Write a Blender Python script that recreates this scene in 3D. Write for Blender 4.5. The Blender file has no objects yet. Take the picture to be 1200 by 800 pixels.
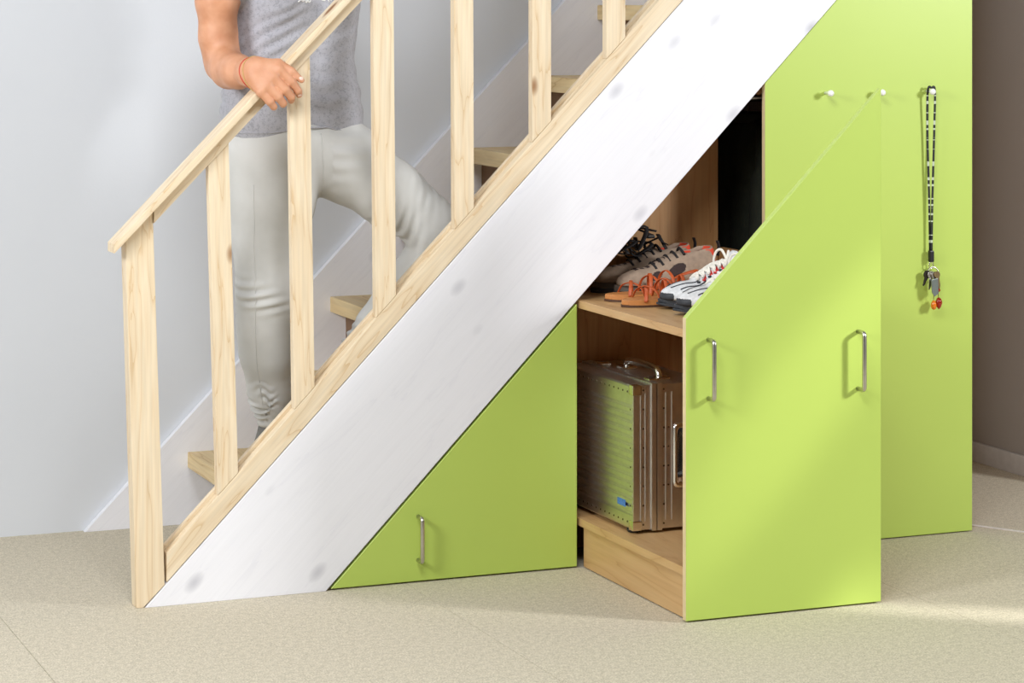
import bpy, bmesh, math, random
import numpy as np
from mathutils import Vector, Matrix
from mathutils.bvhtree import BVHTree
random.seed(7)
SC = bpy.context.scene
COL = SC.collection

# ------------------------------------------------------------------ camera
cam_d = bpy.data.cameras.new('camera')
cam = bpy.data.objects.new('camera', cam_d)
COL.objects.link(cam)
cam.location = (-2.4873, -5.6826, 1.3901)
cam.rotation_euler = (math.pi / 2, 0, -0.3866)
cam_d.sensor_width = 36.0
cam_d.lens = 2965.07 / 1200 * 36
cam_d.shift_y = -(400 - 0.5) / 1200
cam_d.clip_start = 0.05
SC.camera = cam

# ------------------------------------------------------------------ world, lamps, exposure
w = bpy.data.worlds.new('world')
SC.world = w
w.use_nodes = True
w.node_tree.nodes['Background'].inputs[0].default_value = (0.93, 0.96, 1.0, 1)
w.node_tree.nodes['Background'].inputs[1].default_value = 0.085
SC.view_settings.view_transform = 'Standard'
SC.view_settings.look = 'None'
SC.view_settings.gamma = 1.0
SC.view_settings.exposure = 0.0
SC.view_settings.use_curve_mapping = False


def lamp(name, kind, loc, target, power, size=1.0, size_y=None, color=(1, 1, 1), **kw):
    d = bpy.data.lights.new(name, kind)
    d.energy = power
    d.color = color
    if kind == 'AREA':
        d.shape = 'RECTANGLE'
        d.size = size
        d.size_y = size_y or size
    else:
        d.shadow_soft_size = size
    for k, v in kw.items():
        setattr(d, k, v)
    o = bpy.data.objects.new(name, d)
    COL.objects.link(o)
    o.location = loc
    o.rotation_euler = (Vector(target) - Vector(loc)).to_track_quat('-Z', 'Y').to_euler()
    return o


lamp('softbox_left', 'AREA', (-3.6, -1.7, 2.2), (-.8, .5, .8), 92, .9, .9, (.97, .985, 1))
lamp('softbox_right', 'AREA', (3.1, -3.0, 2.1), (.4, 0, .7), 112, .6, .6, (.98, .99, 1))
lamp('softbox_top', 'AREA', (-1.7, -2.9, 3.6), (.1, 0, .8), 92, 1.6, 1.0, (.95, .975, 1))


def streak(name, loc, a, b, power, angle, ratio):
    # added spot that throws one light streak: a flat beam whose long axis lies along a-b
    a, b, loc = Vector(a), Vector(b), Vector(loc)
    z = (loc - (a + b) / 2).normalized()
    x = (b - a); x = (x - z * x.dot(z)).normalized()
    d = bpy.data.lights.new(name, 'SPOT')
    d.energy = power; d.spot_size = math.radians(angle); d.spot_blend = .9; d.shadow_soft_size = .05
    d.color = (1, .98, .95)
    o = bpy.data.objects.new(name, d); COL.objects.link(o)
    m = Matrix((x, z.cross(x), z)).transposed().to_4x4()
    o.matrix_world = Matrix.Translation(loc) @ m @ Matrix.Diagonal((1, ratio, 1, 1))
    return o


streak('streak_spot', (3.0, -2.9, 1.9), (.10, -.6, .24), (.497, -.6, .722), 250, 13, .30)
streak('streak_spot', (3.2, -2.6, 1.7), (.62, -.74, 0), (.84, -.90, 0), 620, 9, .30)


# ------------------------------------------------------------------ materials
def rgb(r, g, b):
    f = lambda c: (c / 255 / 12.92) if c / 255 <= .04045 else ((c / 255 + .055) / 1.055) ** 2.4
    return (f(r), f(g), f(b), 1)


class NT:
    def __init__(self, name):
        self.m = bpy.data.materials.new(name)
        self.m.use_nodes = True
        self.t = self.m.node_tree
        self.p = self.t.nodes['Principled BSDF']

    def n(self, typ, **kw):
        nd = self.t.nodes.new(typ)
        for k, v in kw.items():
            if k.startswith('i_'):
                key = k[2:]
                key = int(key) if key.isdigit() else key.replace('_', ' ')
                nd.inputs[key].default_value = v
            else:
                setattr(nd, k, v)
        return nd

    def l(self, a, ao, b, bi):
        self.t.links.new(a.outputs[ao], b.inputs[bi])

    def coords(self, scale=(1, 1, 1), rot=(0, 0, 0), per_object=False):
        tc = self.n('ShaderNodeTexCoord')
        mp = self.n('ShaderNodeMapping')
        mp.vector_type = 'POINT'
        r = self.n('ShaderNodeVectorRotate', rotation_type='EULER_XYZ')
        r.inputs['Rotation'].default_value = rot
        self.l(tc, 'Object', r, 'Vector')
        self.l(r, 0, mp, 'Vector')
        mp.inputs['Scale'].default_value = scale
        if per_object:
            oi = self.n('ShaderNodeObjectInfo')
            mu = self.n('ShaderNodeMath', operation='MULTIPLY', i_1=37.0)
            self.l(oi, 'Random', mu, 0)
            cx = self.n('ShaderNodeCombineXYZ')
            self.l(mu, 0, cx, 0); self.l(mu, 0, cx, 1); self.l(mu, 0, cx, 2)
            self.l(cx, 0, mp, 'Location')
        return mp

    def ramp(self, stops, interp='LINEAR'):
        r = self.n('ShaderNodeValToRGB')
        r.color_ramp.interpolation = interp
        e = r.color_ramp.elements
        while len(e) < len(stops):
            e.new(.5)
        for el, (p, c) in zip(e, stops):
            el.position = p
            el.color = c
        return r

    def mix(self, mode='MIX', fac=1.0):
        return self.n('ShaderNodeMix', data_type='RGBA', blend_type=mode, i_0=fac)


def plain(name, c, rough=.5, metal=0, var=.06, scale=40, bump=0, bscale=200, coat=0, spec=.5):
    k = NT(name)
    mp = k.coords((1, 1, 1))
    nz = k.n('ShaderNodeTexNoise', i_Scale=scale, i_Detail=4)
    k.l(mp, 0, nz, 'Vector')
    a = tuple(max(0, x * (1 - var)) for x in c[:3]) + (1,)
    b = tuple(min(1, x * (1 + var)) for x in c[:3]) + (1,)
    rp = k.ramp([(.3, a), (.7, b)])
    k.l(nz, 'Fac', rp, 0)
    k.l(rp, 0, k.p, 'Base Color')
    k.p.inputs['Roughness'].default_value = rough
    k.p.inputs['Metallic'].default_value = metal
    k.p.inputs['Specular IOR Level'].default_value = spec
    k.p.inputs['Coat Weight'].default_value = coat
    if bump:
        n2 = k.n('ShaderNodeTexNoise', i_Scale=bscale, i_Detail=3)
        k.l(mp, 0, n2, 'Vector')
        bp = k.n('ShaderNodeBump', i_Strength=bump, i_Distance=.002)
        k.l(n2, 'Fac', bp, 'Height')
        k.l(bp, 0, k.p, 'Normal')
    return k.m


def wood(name, light, mid, dark, rot=(0, 0, 0), rough=.5, ring=6.0, knots=True, contrast=1.0, knot_c=None, kr=(.05, .10), ks=(3.1, 6.5, 6.5)):
    """grain runs along local x after the rotation"""
    k = NT(name)
    mp = k.coords((1.1, 9, 9), rot, True)
    nz = k.n('ShaderNodeTexNoise', i_Scale=1.6, i_Detail=3, i_Roughness=.5, i_Distortion=.4)
    k.l(mp, 0, nz, 'Vector')
    mu = k.n('ShaderNodeMath', operation='MULTIPLY', i_1=ring)
    k.l(nz, 'Fac', mu, 0)
    fr = k.n('ShaderNodeMath', operation='FRACT')
    k.l(mu, 0, fr, 0)
    rp = k.ramp([(0, mid), (.55, light), (.9, mid), (1, dark)])
    k.l(fr, 0, rp, 0)
    mp2 = k.coords((5, 160, 160), rot, True)
    n2 = k.n('ShaderNodeTexNoise', i_Scale=1.0, i_Detail=3)
    k.l(mp2, 0, n2, 'Vector')
    r2 = k.ramp([(.3, (1 - .12 * contrast,) * 3 + (1,)), (.65, (1, 1, 1, 1))])
    k.l(n2, 'Fac', r2, 0)
    mx = k.mix('MULTIPLY', 1.0)
    k.l(rp, 0, mx, 6)
    k.l(r2, 0, mx, 7)
    out = mx
    if knots:
        mp3 = k.coords(ks, rot, True)
        vo = k.n('ShaderNodeTexVoronoi', i_Scale=1.0, i_Randomness=1.0)
        k.l(mp3, 0, vo, 'Vector')
        rk = k.ramp([(.0, (1, 1, 1, 1)), (kr[0], (1, 1, 1, 1)), (kr[1], (0, 0, 0, 1))])
        k.l(vo, 'Distance', rk, 0)
        mk = k.mix('MIX')
        k.l(rk, 0, mk, 0)
        k.l(mx, 2, mk, 6)
        mk.inputs[7].default_value = knot_c or dark
        out = mk
    k.l(out, 2, k.p, 'Base Color')
    k.p.inputs['Roughness'].default_value = rough
    bp = k.n('ShaderNodeBump', i_Strength=.06, i_Distance=.001)
    k.l(n2, 'Fac', bp, 'Height')
    k.l(bp, 0, k.p, 'Normal')
    return k.m


S45 = math.radians(45.4)
PINE = (rgb(238, 220, 190), rgb(232, 210, 176), rgb(218, 188, 146))
KN = rgb(150, 105, 65)
pine_v = wood('pine_upright', *PINE, rot=(0, math.pi / 2, 0), knot_c=KN)
pine_d = wood('pine_sloping', *PINE, rot=(0, S45, 0), knot_c=KN)
pine_y = wood('pine_tread', rgb(232, 208, 160), rgb(222, 194, 142), rgb(196, 160, 108), rot=(0, 0, math.pi / 2), knot_c=KN)
WH = (rgb(241, 241, 246), rgb(240, 240, 245), rgb(236, 236, 242))
white_d = wood('white_stained_board', *WH, rot=(0, S45, 0), contrast=.25, ring=5, knot_c=rgb(194, 194, 202), rough=.45, kr=(.02, .17), ks=(5, 9, 9))
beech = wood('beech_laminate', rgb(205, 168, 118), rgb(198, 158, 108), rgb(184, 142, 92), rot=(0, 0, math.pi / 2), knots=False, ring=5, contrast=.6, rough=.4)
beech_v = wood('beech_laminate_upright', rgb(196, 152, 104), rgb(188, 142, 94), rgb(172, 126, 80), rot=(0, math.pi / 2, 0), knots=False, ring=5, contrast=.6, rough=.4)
riser_m = plain('shaded_riser_board', rgb(132, 102, 76), .6)  # beech tone darkened to carry the shade under the treads
edge_m = plain('beech_edge_band', rgb(222, 200, 158), .45)
rim = plain('pale_green_edge_band', rgb(190, 213, 104), .4)
green = plain('green_laminate', rgb(184, 207, 97), .38, var=.015, scale=3, bump=.03, bscale=600)
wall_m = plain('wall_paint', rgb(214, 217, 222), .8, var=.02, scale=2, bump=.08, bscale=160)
base_m = plain('baseboard_paint', rgb(205, 205, 205), .5)
steel = plain('brushed_steel', rgb(200, 196, 188), .28, 1.0, var=.05, scale=120)
chrome = plain('chrome', rgb(232, 230, 226), .2, 1.0, var=.02)
alu = plain('aluminium', rgb(226, 224, 220), .33, 1.0, var=.04, scale=60)
black_p = plain('black_plastic', rgb(22, 22, 24), .4)
white_p = plain('white_plastic', rgb(240, 240, 236), .35)
rubber = plain('black_rubber', rgb(30, 30, 33), .6, bump=.2)
blue_m = plain('blue_sticker', rgb(70, 120, 190), .4, var=.3, scale=300)


def carpet():
    k = NT('beige_flecked_flooring')
    mp = k.coords((1, 1, 1))
    a = k.n('ShaderNodeTexNoise', i_Scale=260, i_Detail=3, i_Roughness=.7)
    b = k.n('ShaderNodeTexNoise', i_Scale=70, i_Detail=5)
    k.l(mp, 0, a, 'Vector'); k.l(mp, 0, b, 'Vector')
    ra = k.ramp([(.32, rgb(166, 154, 132)), (.5, rgb(206, 196, 174)), (.68, rgb(230, 222, 204))])
    k.l(a, 'Fac', ra, 0)
    rb = k.ramp([(.38, (.86, .86, .85, 1)), (.6, (1, 1, 1, 1))])
    k.l(b, 'Fac', rb, 0)
    mx = k.mix('MULTIPLY', 1)
    k.l(ra, 0, mx, 6); k.l(rb, 0, mx, 7)
    k.l(mx, 2, k.p, 'Base Color')
    k.p.inputs['Roughness'].default_value = .75
    bp = k.n('ShaderNodeBump', i_Strength=.25, i_Distance=.001)
    k.l(a, 'Fac', bp, 'Height')
    k.l(bp, 0, k.p, 'Normal')
    return k.m


floor_m = carpet()


# ------------------------------------------------------------------ mesh helpers
def tag(o, label, cat=None, group=None, kind=None):
    if label: o['label'] = label
    if cat: o['category'] = cat
    if group: o['group'] = group
    if kind: o['kind'] = kind
    return o


def adopt(o, parent):
    if parent is not None:
        o.parent = parent
        o.matrix_parent_inverse = parent.matrix_basis.inverted()
    return o


def link(name, me, mats, parent=None, local=False, smooth=False):
    o = bpy.data.objects.new(name, me)
    COL.objects.link(o)
    for m in (mats if isinstance(mats, (list, tuple)) else [mats]):
        me.materials.append(m)
    if smooth:
        for p in me.polygons:
            p.use_smooth = True
    if parent is not None:
        o.parent = parent
        if not local:
            o.matrix_parent_inverse = parent.matrix_basis.inverted()
    return o


def bm_obj(name, bm, mats, parent=None, bevel=0, seg=2, local=False, smooth=False):
    if bevel:
        bmesh.ops.bevel(bm, geom=[e for e in bm.edges], offset=bevel, segments=seg, affect='EDGES', profile=.7, clamp_overlap=True)
    bmesh.ops.recalc_face_normals(bm, faces=bm.faces)
    me = bpy.data.meshes.new(name)
    bm.to_mesh(me)
    bm.free()
    return link(name, me, mats, parent, local, smooth)


def thing(name, loc, label, cat, group=None, rz=0):
    o = bpy.data.objects.new(name, None)
    COL.objects.link(o)
    o.location = loc
    o.rotation_euler = (0, 0, rz)
    o.empty_display_size = .1
    return tag(o, label, cat, group)


def add_box(bm, x0, x1, y0, y1, z0, z1):
    v = [bm.verts.new(p) for p in ((x0, y0, z0), (x1, y0, z0), (x1, y1, z0), (x0, y1, z0), (x0, y0, z1), (x1, y0, z1), (x1, y1, z1), (x0, y1, z1))]
    for f in ((3, 2, 1, 0), (4, 5, 6, 7), (0, 1, 5, 4), (1, 2, 6, 5), (2, 3, 7, 6), (3, 0, 4, 7)):
        bm.faces.new([v[i] for i in f])


def box(name, b, mat, parent=None, bevel=.0015, local=False):
    bm = bmesh.new()
    add_box(bm, *b)
    return bm_obj(name, bm, mat, parent, bevel, local=local)


def add_prism(bm, poly, a0, a1, axis='Y'):
    """polygon in XZ (axis Y), XY (axis Z) or YZ (axis X), extruded between a0 and a1"""
    mk = {'Y': lambda p, a: (p[0], a, p[1]), 'Z': lambda p, a: (p[0], p[1], a), 'X': lambda p, a: (a, p[0], p[1])}[axis]
    A = [bm.verts.new(mk(p, a0)) for p in poly]
    B = [bm.verts.new(mk(p, a1)) for p in poly]
    n = len(poly)
    bm.faces.new(A)
    bm.faces.new(B[::-1])
    for i in range(n):
        j = (i + 1) % n
        bm.faces.new([A[j], A[i], B[i], B[j]])


def prism(name, poly, a0, a1, mat, parent=None, bevel=.0015, axis='Y', local=False):
    bm = bmesh.new()
    add_prism(bm, poly, a0, a1, axis)
    return bm_obj(name, bm, mat, parent, bevel, local=local)


def panel_prism(name, poly, y0, y1, front, edge, parent, bevel=.001):
    """laminate panel: coloured faces, edge-banded rim (thickness along Y)"""
    bm = bmesh.new()
    add_prism(bm, poly, y0, y1)
    bmesh.ops.bevel(bm, geom=list(bm.edges), offset=bevel, segments=1, affect='EDGES')
    bmesh.ops.recalc_face_normals(bm, faces=bm.faces)
    for f in bm.faces:
        f.material_index = 0 if f.normal.y < -.5 else 3 if f.normal.y > .5 else (1 if abs(f.normal.x) > .9 else 2)
    me = bpy.data.meshes.new(name)
    bm.to_mesh(me)
    bm.free()
    return link(name, me, [front, edge, rim, beech_v], parent)


def add_tube(bm, pts, r, seg=10, closed=False, cap=True, flat=None):
    pts = [Vector(p) for p in pts]
    n = len(pts)
    rad = r if isinstance(r, (list, tuple)) else [r] * n
    rings = []
    ref = None
    for i, p in enumerate(pts):
        if closed:
            t = pts[(i + 1) % n] - pts[i - 1]
        else:
            t = pts[min(i + 1, n - 1)] - pts[max(i - 1, 0)]
        t.normalize()
        if ref is None:
            ref = t.orthogonal().normalized() if flat is None else Vector(flat)
        u = ref - t * ref.dot(t)
        if u.length < 1e-6:
            u = t.orthogonal()
        u.normalize()
        if flat is None:
            ref = u
        v = t.cross(u)
        ratio = 1 if flat is None else .3
        rings.append([bm.verts.new(p + (u * math.cos(2 * math.pi * k / seg) * ratio + v * math.sin(2 * math.pi * k / seg)) * rad[i]) for k in range(seg)])
    m = n if closed else n - 1
    for i in range(m):
        a, b = rings[i], rings[(i + 1) % n]
        for k in range(seg):
            bm.faces.new([a[k], a[(k + 1) % seg], b[(k + 1) % seg], b[k]])
    if cap and not closed:
        bm.faces.new(rings[0][::-1])
        bm.faces.new(rings[-1])


def tube(name, pts, r, mat, parent=None, seg=10, closed=False, local=False, flat=None):
    bm = bmesh.new()
    add_tube(bm, pts, r, seg, closed, True, flat)
    return bm_obj(name, bm, mat, parent, 0, local=local, smooth=True)


def bez(pts, n=6):
    """Catmull-Rom through points"""
    P = [Vector(p) for p in pts]
    P = [P[0] * 2 - P[1]] + P + [P[-1] * 2 - P[-2]]
    out = []
    for i in range(1, len(P) - 2):
        for k in range(n):
            t = k / n
            a, b, c, d = P[i - 1], P[i], P[i + 1], P[i + 2]
            out.append(.5 * ((2 * b) + (c - a) * t + (2 * a - 5 * b + 4 * c - d) * t * t + (3 * b - a - 3 * c + d) * t ** 3))
    out.append(P[-2])
    return out


def add_lathe(bm, prof, origin, axis='Z', seg=20):
    o = Vector(origin)
    rings = []
    for r, h in prof:
        ring = []
        for k in range(seg):
            a = 2 * math.pi * k / seg
            c, s = r * math.cos(a), r * math.sin(a)
            q = {'Z': (c, s, h), 'Y': (c, h, s), 'X': (h, c, s)}[axis]
            ring.append(bm.verts.new(o + Vector(q)))
        rings.append(ring)
    for a, b in zip(rings, rings[1:]):
        for k in range(seg):
            bm.faces.new([a[k], a[(k + 1) % seg], b[(k + 1) % seg], b[k]])
    bm.faces.new(rings[0][::-1])
    bm.faces.new(rings[-1])


def lathe(name, prof, origin, mat, parent=None, axis='Z', seg=20, local=False):
    bm = bmesh.new()
    add_lathe(bm, prof, origin, axis, seg)
    return bm_obj(name, bm, mat, parent, 0, local=local, smooth=True)


# ---- implicit surfaces: tapered capsules blended, meshed by surface nets
class Field:
    def __init__(self, lo, hi, h):
        self.lo = np.array(lo, np.float32)
        self.h = h
        self.n = np.ceil((np.array(hi) - np.array(lo)) / h).astype(int) + 1
        self.F = np.full(self.n, 1.0, np.float32)

    def _grid(self, a, b):
        i0 = np.clip(np.floor((a - self.lo) / self.h).astype(int), 0, self.n)
        i1 = np.clip(np.ceil((b - self.lo) / self.h).astype(int) + 1, 0, self.n)
        sl = tuple(slice(x, y) for x, y in zip(i0, i1))
        ax = [self.lo[d] + np.arange(i0[d], i1[d], dtype=np.float32) * self.h for d in range(3)]
        return sl, np.meshgrid(*ax, indexing='ij', sparse=True)

    def cone(self, a, b, ra, rb, k=.02, flat=None, sub=False):
        a = np.array(a, np.float32); b = np.array(b, np.float32)
        m = max(ra, rb) + k + 3 * self.h
        sl, (X, Y, Z) = self._grid(np.minimum(a, b) - m, np.maximum(a, b) + m)
        ba = b - a
        L = float(ba @ ba) + 1e-12
        px, py, pz = X - a[0], Y - a[1], Z - a[2]
        t = np.clip((px * ba[0] + py * ba[1] + pz * ba[2]) / L, 0, 1)
        vx, vy, vz = px - t * ba[0], py - t * ba[1], pz - t * ba[2]
        q = vx * vx + vy * vy + vz * vz
        if flat is not None:
            nv, s = np.array(flat[0], float), flat[1]
            nv = nv / np.linalg.norm(nv)
            vn = vx * nv[0] + vy * nv[1] + vz * nv[2]
            q = q + (s * s - 1) * vn * vn
        d = np.sqrt(q) - (ra + (rb - ra) * t)
        A = self.F[sl]
        if sub:
            d = -d
            h = np.maximum(k - np.abs(A - d), 0) / k
            self.F[sl] = np.maximum(A, d) + h * h * k * .25
        else:
            h = np.maximum(k - np.abs(A - d), 0) / k
            self.F[sl] = np.minimum(A, d) - h * h * k * .25

    def chain(self, pts, k=.02, flat=None):
        for (p, r), (q, s) in zip(pts, pts[1:]):
            self.cone(p, q, r, s, k, flat)

    def cut(self, point, normal):
        """keep the side the normal points away from"""
        n = np.array(normal, float); n = n / np.linalg.norm(n)
        ax = [self.lo[d] + np.arange(self.n[d], dtype=np.float32) * self.h for d in range(3)]
        X, Y, Z = np.meshgrid(*ax, indexing='ij', sparse=True)
        d = (X - point[0]) * n[0] + (Y - point[1]) * n[1] + (Z - point[2]) * n[2]
        self.F = np.maximum(self.F, d.astype(np.float32))

    def mesh(self, name):
        F = self.F
        I = F < 0
        c = [I[i:I.shape[0] - 1 + i, j:I.shape[1] - 1 + j, k:I.shape[2] - 1 + k] for i in (0, 1) for j in (0, 1) for k in (0, 1)]
        anyi = c[0].copy(); alli = c[0].copy()
        for x in c[1:]:
            anyi |= x; alli &= x
        act = anyi & ~alli
        idx = np.argwhere(act)
        ids = np.full(act.shape, -1, np.int64)
        ids[act] = np.arange(len(idx))
        off = np.array([(i, j, k) for i in (0, 1) for j in (0, 1) for k in (0, 1)])
        V = np.stack([F[idx[:, 0] + o[0], idx[:, 1] + o[1], idx[:, 2] + o[2]] for o in off], 1)
        acc = np.zeros((len(idx), 3)); cnt = np.zeros(len(idx))
        for a in range(8):
            for b in range(a + 1, 8):
                if np.abs(off[a] - off[b]).sum() != 1: continue
                m = (V[:, a] < 0) != (V[:, b] < 0)
                t = np.where(m, V[:, a] / np.where(m, V[:, a] - V[:, b], 1), 0)
                acc += np.where(m[:, None], off[a] + t[:, None] * (off[b] - off[a]), 0)
                cnt += m
        P = self.lo + (idx + acc / cnt[:, None]) * self.h
        quads = []
        for d in range(3):
            e1, e2 = [(1, 2), (2, 0), (0, 1)][d]
            sl0 = [slice(None)] * 3; sl1 = [slice(None)] * 3
            sl0[d] = slice(0, -1); sl1[d] = slice(1, None)
            A, B = I[tuple(sl0)], I[tuple(sl1)]
            w_ = np.argwhere(A != B)
            ok = np.ones(len(w_), bool)
            for e in (e1, e2):
                ok &= (w_[:, e] >= 1) & (w_[:, e] < I.shape[e] - 1)
            w_ = w_[ok]
            u1 = np.zeros(3, int); u1[e1] = 1
            u2 = np.zeros(3, int); u2[e2] = 1
            q = [ids[tuple((w_ - s1 * u1 - s2 * u2).T)] for s1, s2 in ((1, 1), (0, 1), (0, 0), (1, 0))]
            Q = np.stack(q, 1)
            ins = A[tuple(w_.T)]
            Q = np.where(ins[:, None], Q, Q[:, ::-1])
            quads.append(Q)
        Q = np.concatenate(quads)
        Q = Q[(Q >= 0).all(1)]
        return P, Q


def mesh_from(name, P, Q):
    me = bpy.data.meshes.new(name)
    me.vertices.add(len(P))
    me.vertices.foreach_set('co', np.asarray(P, np.float32).ravel())
    me.loops.add(Q.size)
    me.loops.foreach_set('vertex_index', Q.ravel().astype(np.int32))
    me.polygons.add(len(Q))
    me.polygons.foreach_set('loop_start', (np.arange(len(Q)) * 4).astype(np.int32))
    me.update(calc_edges=True)
    me.validate()
    return me


def relax(P, Q, it=2, f=.5):
    for _ in range(it):
        S = np.zeros_like(P); c = np.zeros(len(P))
        for a, b in ((0, 1), (1, 2), (2, 3), (3, 0)):
            np.add.at(S, Q[:, a], P[Q[:, b]]); np.add.at(c, Q[:, a], 1)
            np.add.at(S, Q[:, b], P[Q[:, a]]); np.add.at(c, Q[:, b], 1)
        P = P + f * (S / np.maximum(c, 1)[:, None] - P)
    return P


def normals(P, Q):
    n = np.cross(P[Q[:, 2]] - P[Q[:, 0]], P[Q[:, 3]] - P[Q[:, 1]])
    N = np.zeros_like(P)
    for k in range(4):
        np.add.at(N, Q[:, k], n)
    return N / np.maximum(np.linalg.norm(N, axis=1), 1e-12)[:, None]


# ------------------------------------------------------------------ the setting
SL = 1.0157                     # rise per run of the stairs
WALL_Y = .888
floor = box('floor', (-5.5, 5.5, -8, 3, -.08, -.004), floor_m, None, 0)
tag(floor, 'beige flecked floor covering laid in long sheets', 'floor', kind='structure')
seams = [-5.5, -4.3, -3.3, -2.37, -1.405, -.445, .61, 1.66, 2.7, 5.5]
for a, b in zip(seams, seams[1:]):
    box('floor_sheet', (a + .0006, b - .0006, -8, 3, -.004, 0), floor_m, floor, .0008)
wb = box('wall_back', (-5.5, 1.80, WALL_Y, WALL_Y + .12, 0, 3.2), wall_m, None, 0)
tag(wb, 'pale grey painted wall behind the staircase', 'wall', kind='structure')
wr = box('wall_right', (1.692, 1.80, .42, WALL_Y, 0, 3.2), plain('shade_grey_wall_paint', rgb(168, 164, 160), .8, var=.02, scale=2, bump=.08, bscale=160), None, 0)  # paint darkened to put the passage shade into the wall colour
tag(wr, 'wall with shadow painted into its grey to the side of the green wardrobe', 'wall', kind='structure')
ce = box('shade_slab', (1.27, 3.6, -.9, 1.0, 2.45, 2.6), wall_m, None, 0)  # slab above the frame, added to keep ambient light off the right wall
tag(ce, 'unseen slab added overhead to shade the passage beside the stairs', 'shade_slab', kind='structure')
br = box('baseboard_right', (1.68, 1.692, .42, WALL_Y, 0, .059), base_m, None, .003)
tag(br, 'low painted baseboard along the shadowed wall', 'baseboard', kind='structure')
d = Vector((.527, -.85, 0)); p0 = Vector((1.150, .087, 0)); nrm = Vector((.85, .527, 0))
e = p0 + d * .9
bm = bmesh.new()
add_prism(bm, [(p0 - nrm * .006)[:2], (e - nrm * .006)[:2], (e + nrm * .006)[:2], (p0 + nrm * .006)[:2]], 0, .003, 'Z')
t1 = bm_obj('light_streak_1', bm, plain('pale_light_streak', rgb(245, 240, 235), .35), None, .001)  # pale strip laid on the floor in place of a thin light streak
tag(t1, 'thin pale strip painting a streak of light on the floor by the wardrobe corner', 'light streak', kind='structure')

# ------------------------------------------------------------------ staircase
st = thing('staircase', (-1.08, .03, 0), 'open pine staircase with white stringers and pine baluster railing', 'staircase')
zs_low = lambda x: .6583 + SL * x       # lower edge of the white stringer
zs_up = lambda x: 1.0986 + SL * x       # upper edge
xe = 1.2
prism('stringer', [(-1.0986 / SL + .001, .0), (-.6583 / SL, .0), (xe, zs_low(xe)), (xe, zs_up(xe))], -.002, .032, white_d, st, .002)
WI = 1.044
prism('wall_stringer', [(-WI / SL, 0), (-.60 / SL, 0), (xe, .60 + SL * xe), (xe, WI + SL * xe)], .866, WALL_Y - .0005, white_d, st, .0015)
# treads
for k in range(9):
    nose = -.752 + .1985 * k
    top = .192 + .1975 * k
    y0 = .032
    bm = bmesh.new()
    add_box(bm, nose, nose + .235, y0, .866, top - .042, top)
    bm_obj('tread', bm, pine_y, st, .004)
    if k >= 2:
        box('riser', (nose + .045, nose + .057, y0, .866, top - .2, top - .042), riser_m, st, .001)
# base rail: front board with the rear lip
xa, xb = -1.030, 1.0
def slope_poly(i0, i1, a, b): return [(a, i0 + SL * a), (b, i0 + SL * b), (b, i1 + SL * b), (a, i1 + SL * a)]
base = prism('base_rail', slope_poly(1.1004, 1.166, xa, xb), .000, .028, pine_d, st, .002)
prism('rail_lip', slope_poly(1.1004, 1.177, xa, xb), .0295, .046, pine_d, base, .0015)
# newel post (slightly out of plumb, as photographed)
prism('newel_post', [(-1.101, 0), (-1.0845, 0), (-1.0345, .0485), (-1.0625, .912), (-1.127, .846)], .001, .046, pine_v, st, .003)
# balusters: (x bottom left, x bottom right, x top left, x top right at z=1.39 or rail)
rail_bot = lambda x: 1.957 + SL * x
foot = lambda x: 1.167 + SL * x
for bl, br_, lean in [(-.909, -.860, .023), (-.724, -.674, .012), (-.522, -.471, .007), (-.322, -.272, .003), (-.120, -.070, 0), (.078, .129, 0), (.278, .329, 0), (.478, .529, 0), (.678, .729, 0)]:
    poly = [(bl, foot(bl)), (br_, foot(br_)), (br_ - lean, rail_bot(br_ - lean) + .004), (bl - lean, rail_bot(bl - lean) + .004)]
    prism('baluster', poly, .001, .027, pine_v, st, .0025)
# handrail
hr = prism('handrail', slope_poly(1.991, 2.013, -1.158, .86), -.024, .044, pine_d, st, .003)
prism('under_rail', slope_poly(1.957, 1.9905, -1.061, .86), -.003, .020, pine_d, hr, .0015)

# ------------------------------------------------------------------ cabinets
def bow_handle(name, x, y, ztop, length, parent):
    """bow handle standing off a panel face at y, towards -Y"""
    s, r = .030, .006
    pts = [(x, y + .001, ztop), (x, y - s + .008, ztop)]
    for k in range(1, 5):
        a = k / 4 * math.pi / 2
        pts.append((x, y - s + .008 - .008 * math.sin(a), ztop - .008 + .008 * math.cos(a)))
    zb = ztop - length
    for k in range(0, 5):
        a = k / 4 * math.pi / 2
        pts.append((x, y - s + .008 - .008 * math.cos(a), zb + .008 - .008 * math.sin(a)))
    pts.append((x, y + .001, zb))
    return tube(name, pts, .0052, steel, parent, 12)


# low triangular cupboard
tc = thing('corner_cupboard', (-.3, .02, 0), 'low triangular green cupboard door tucked under the white stringer', 'cupboard')
g = .010
x0 = -(.6583 - g) / SL
door = panel_prism('door', [(x0 + .004, .004), (-.002, .004), (-.002, .6583 - g - .002 * SL)], 0, .017, green, green, tc)
bow_handle('handle', -.416, 0, .158, .104, door)
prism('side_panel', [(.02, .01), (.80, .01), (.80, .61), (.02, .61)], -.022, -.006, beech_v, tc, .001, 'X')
box('bottom_panel', (-.50, -.0225, .02, .80, .012, .028), beech, tc, .001)

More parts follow.
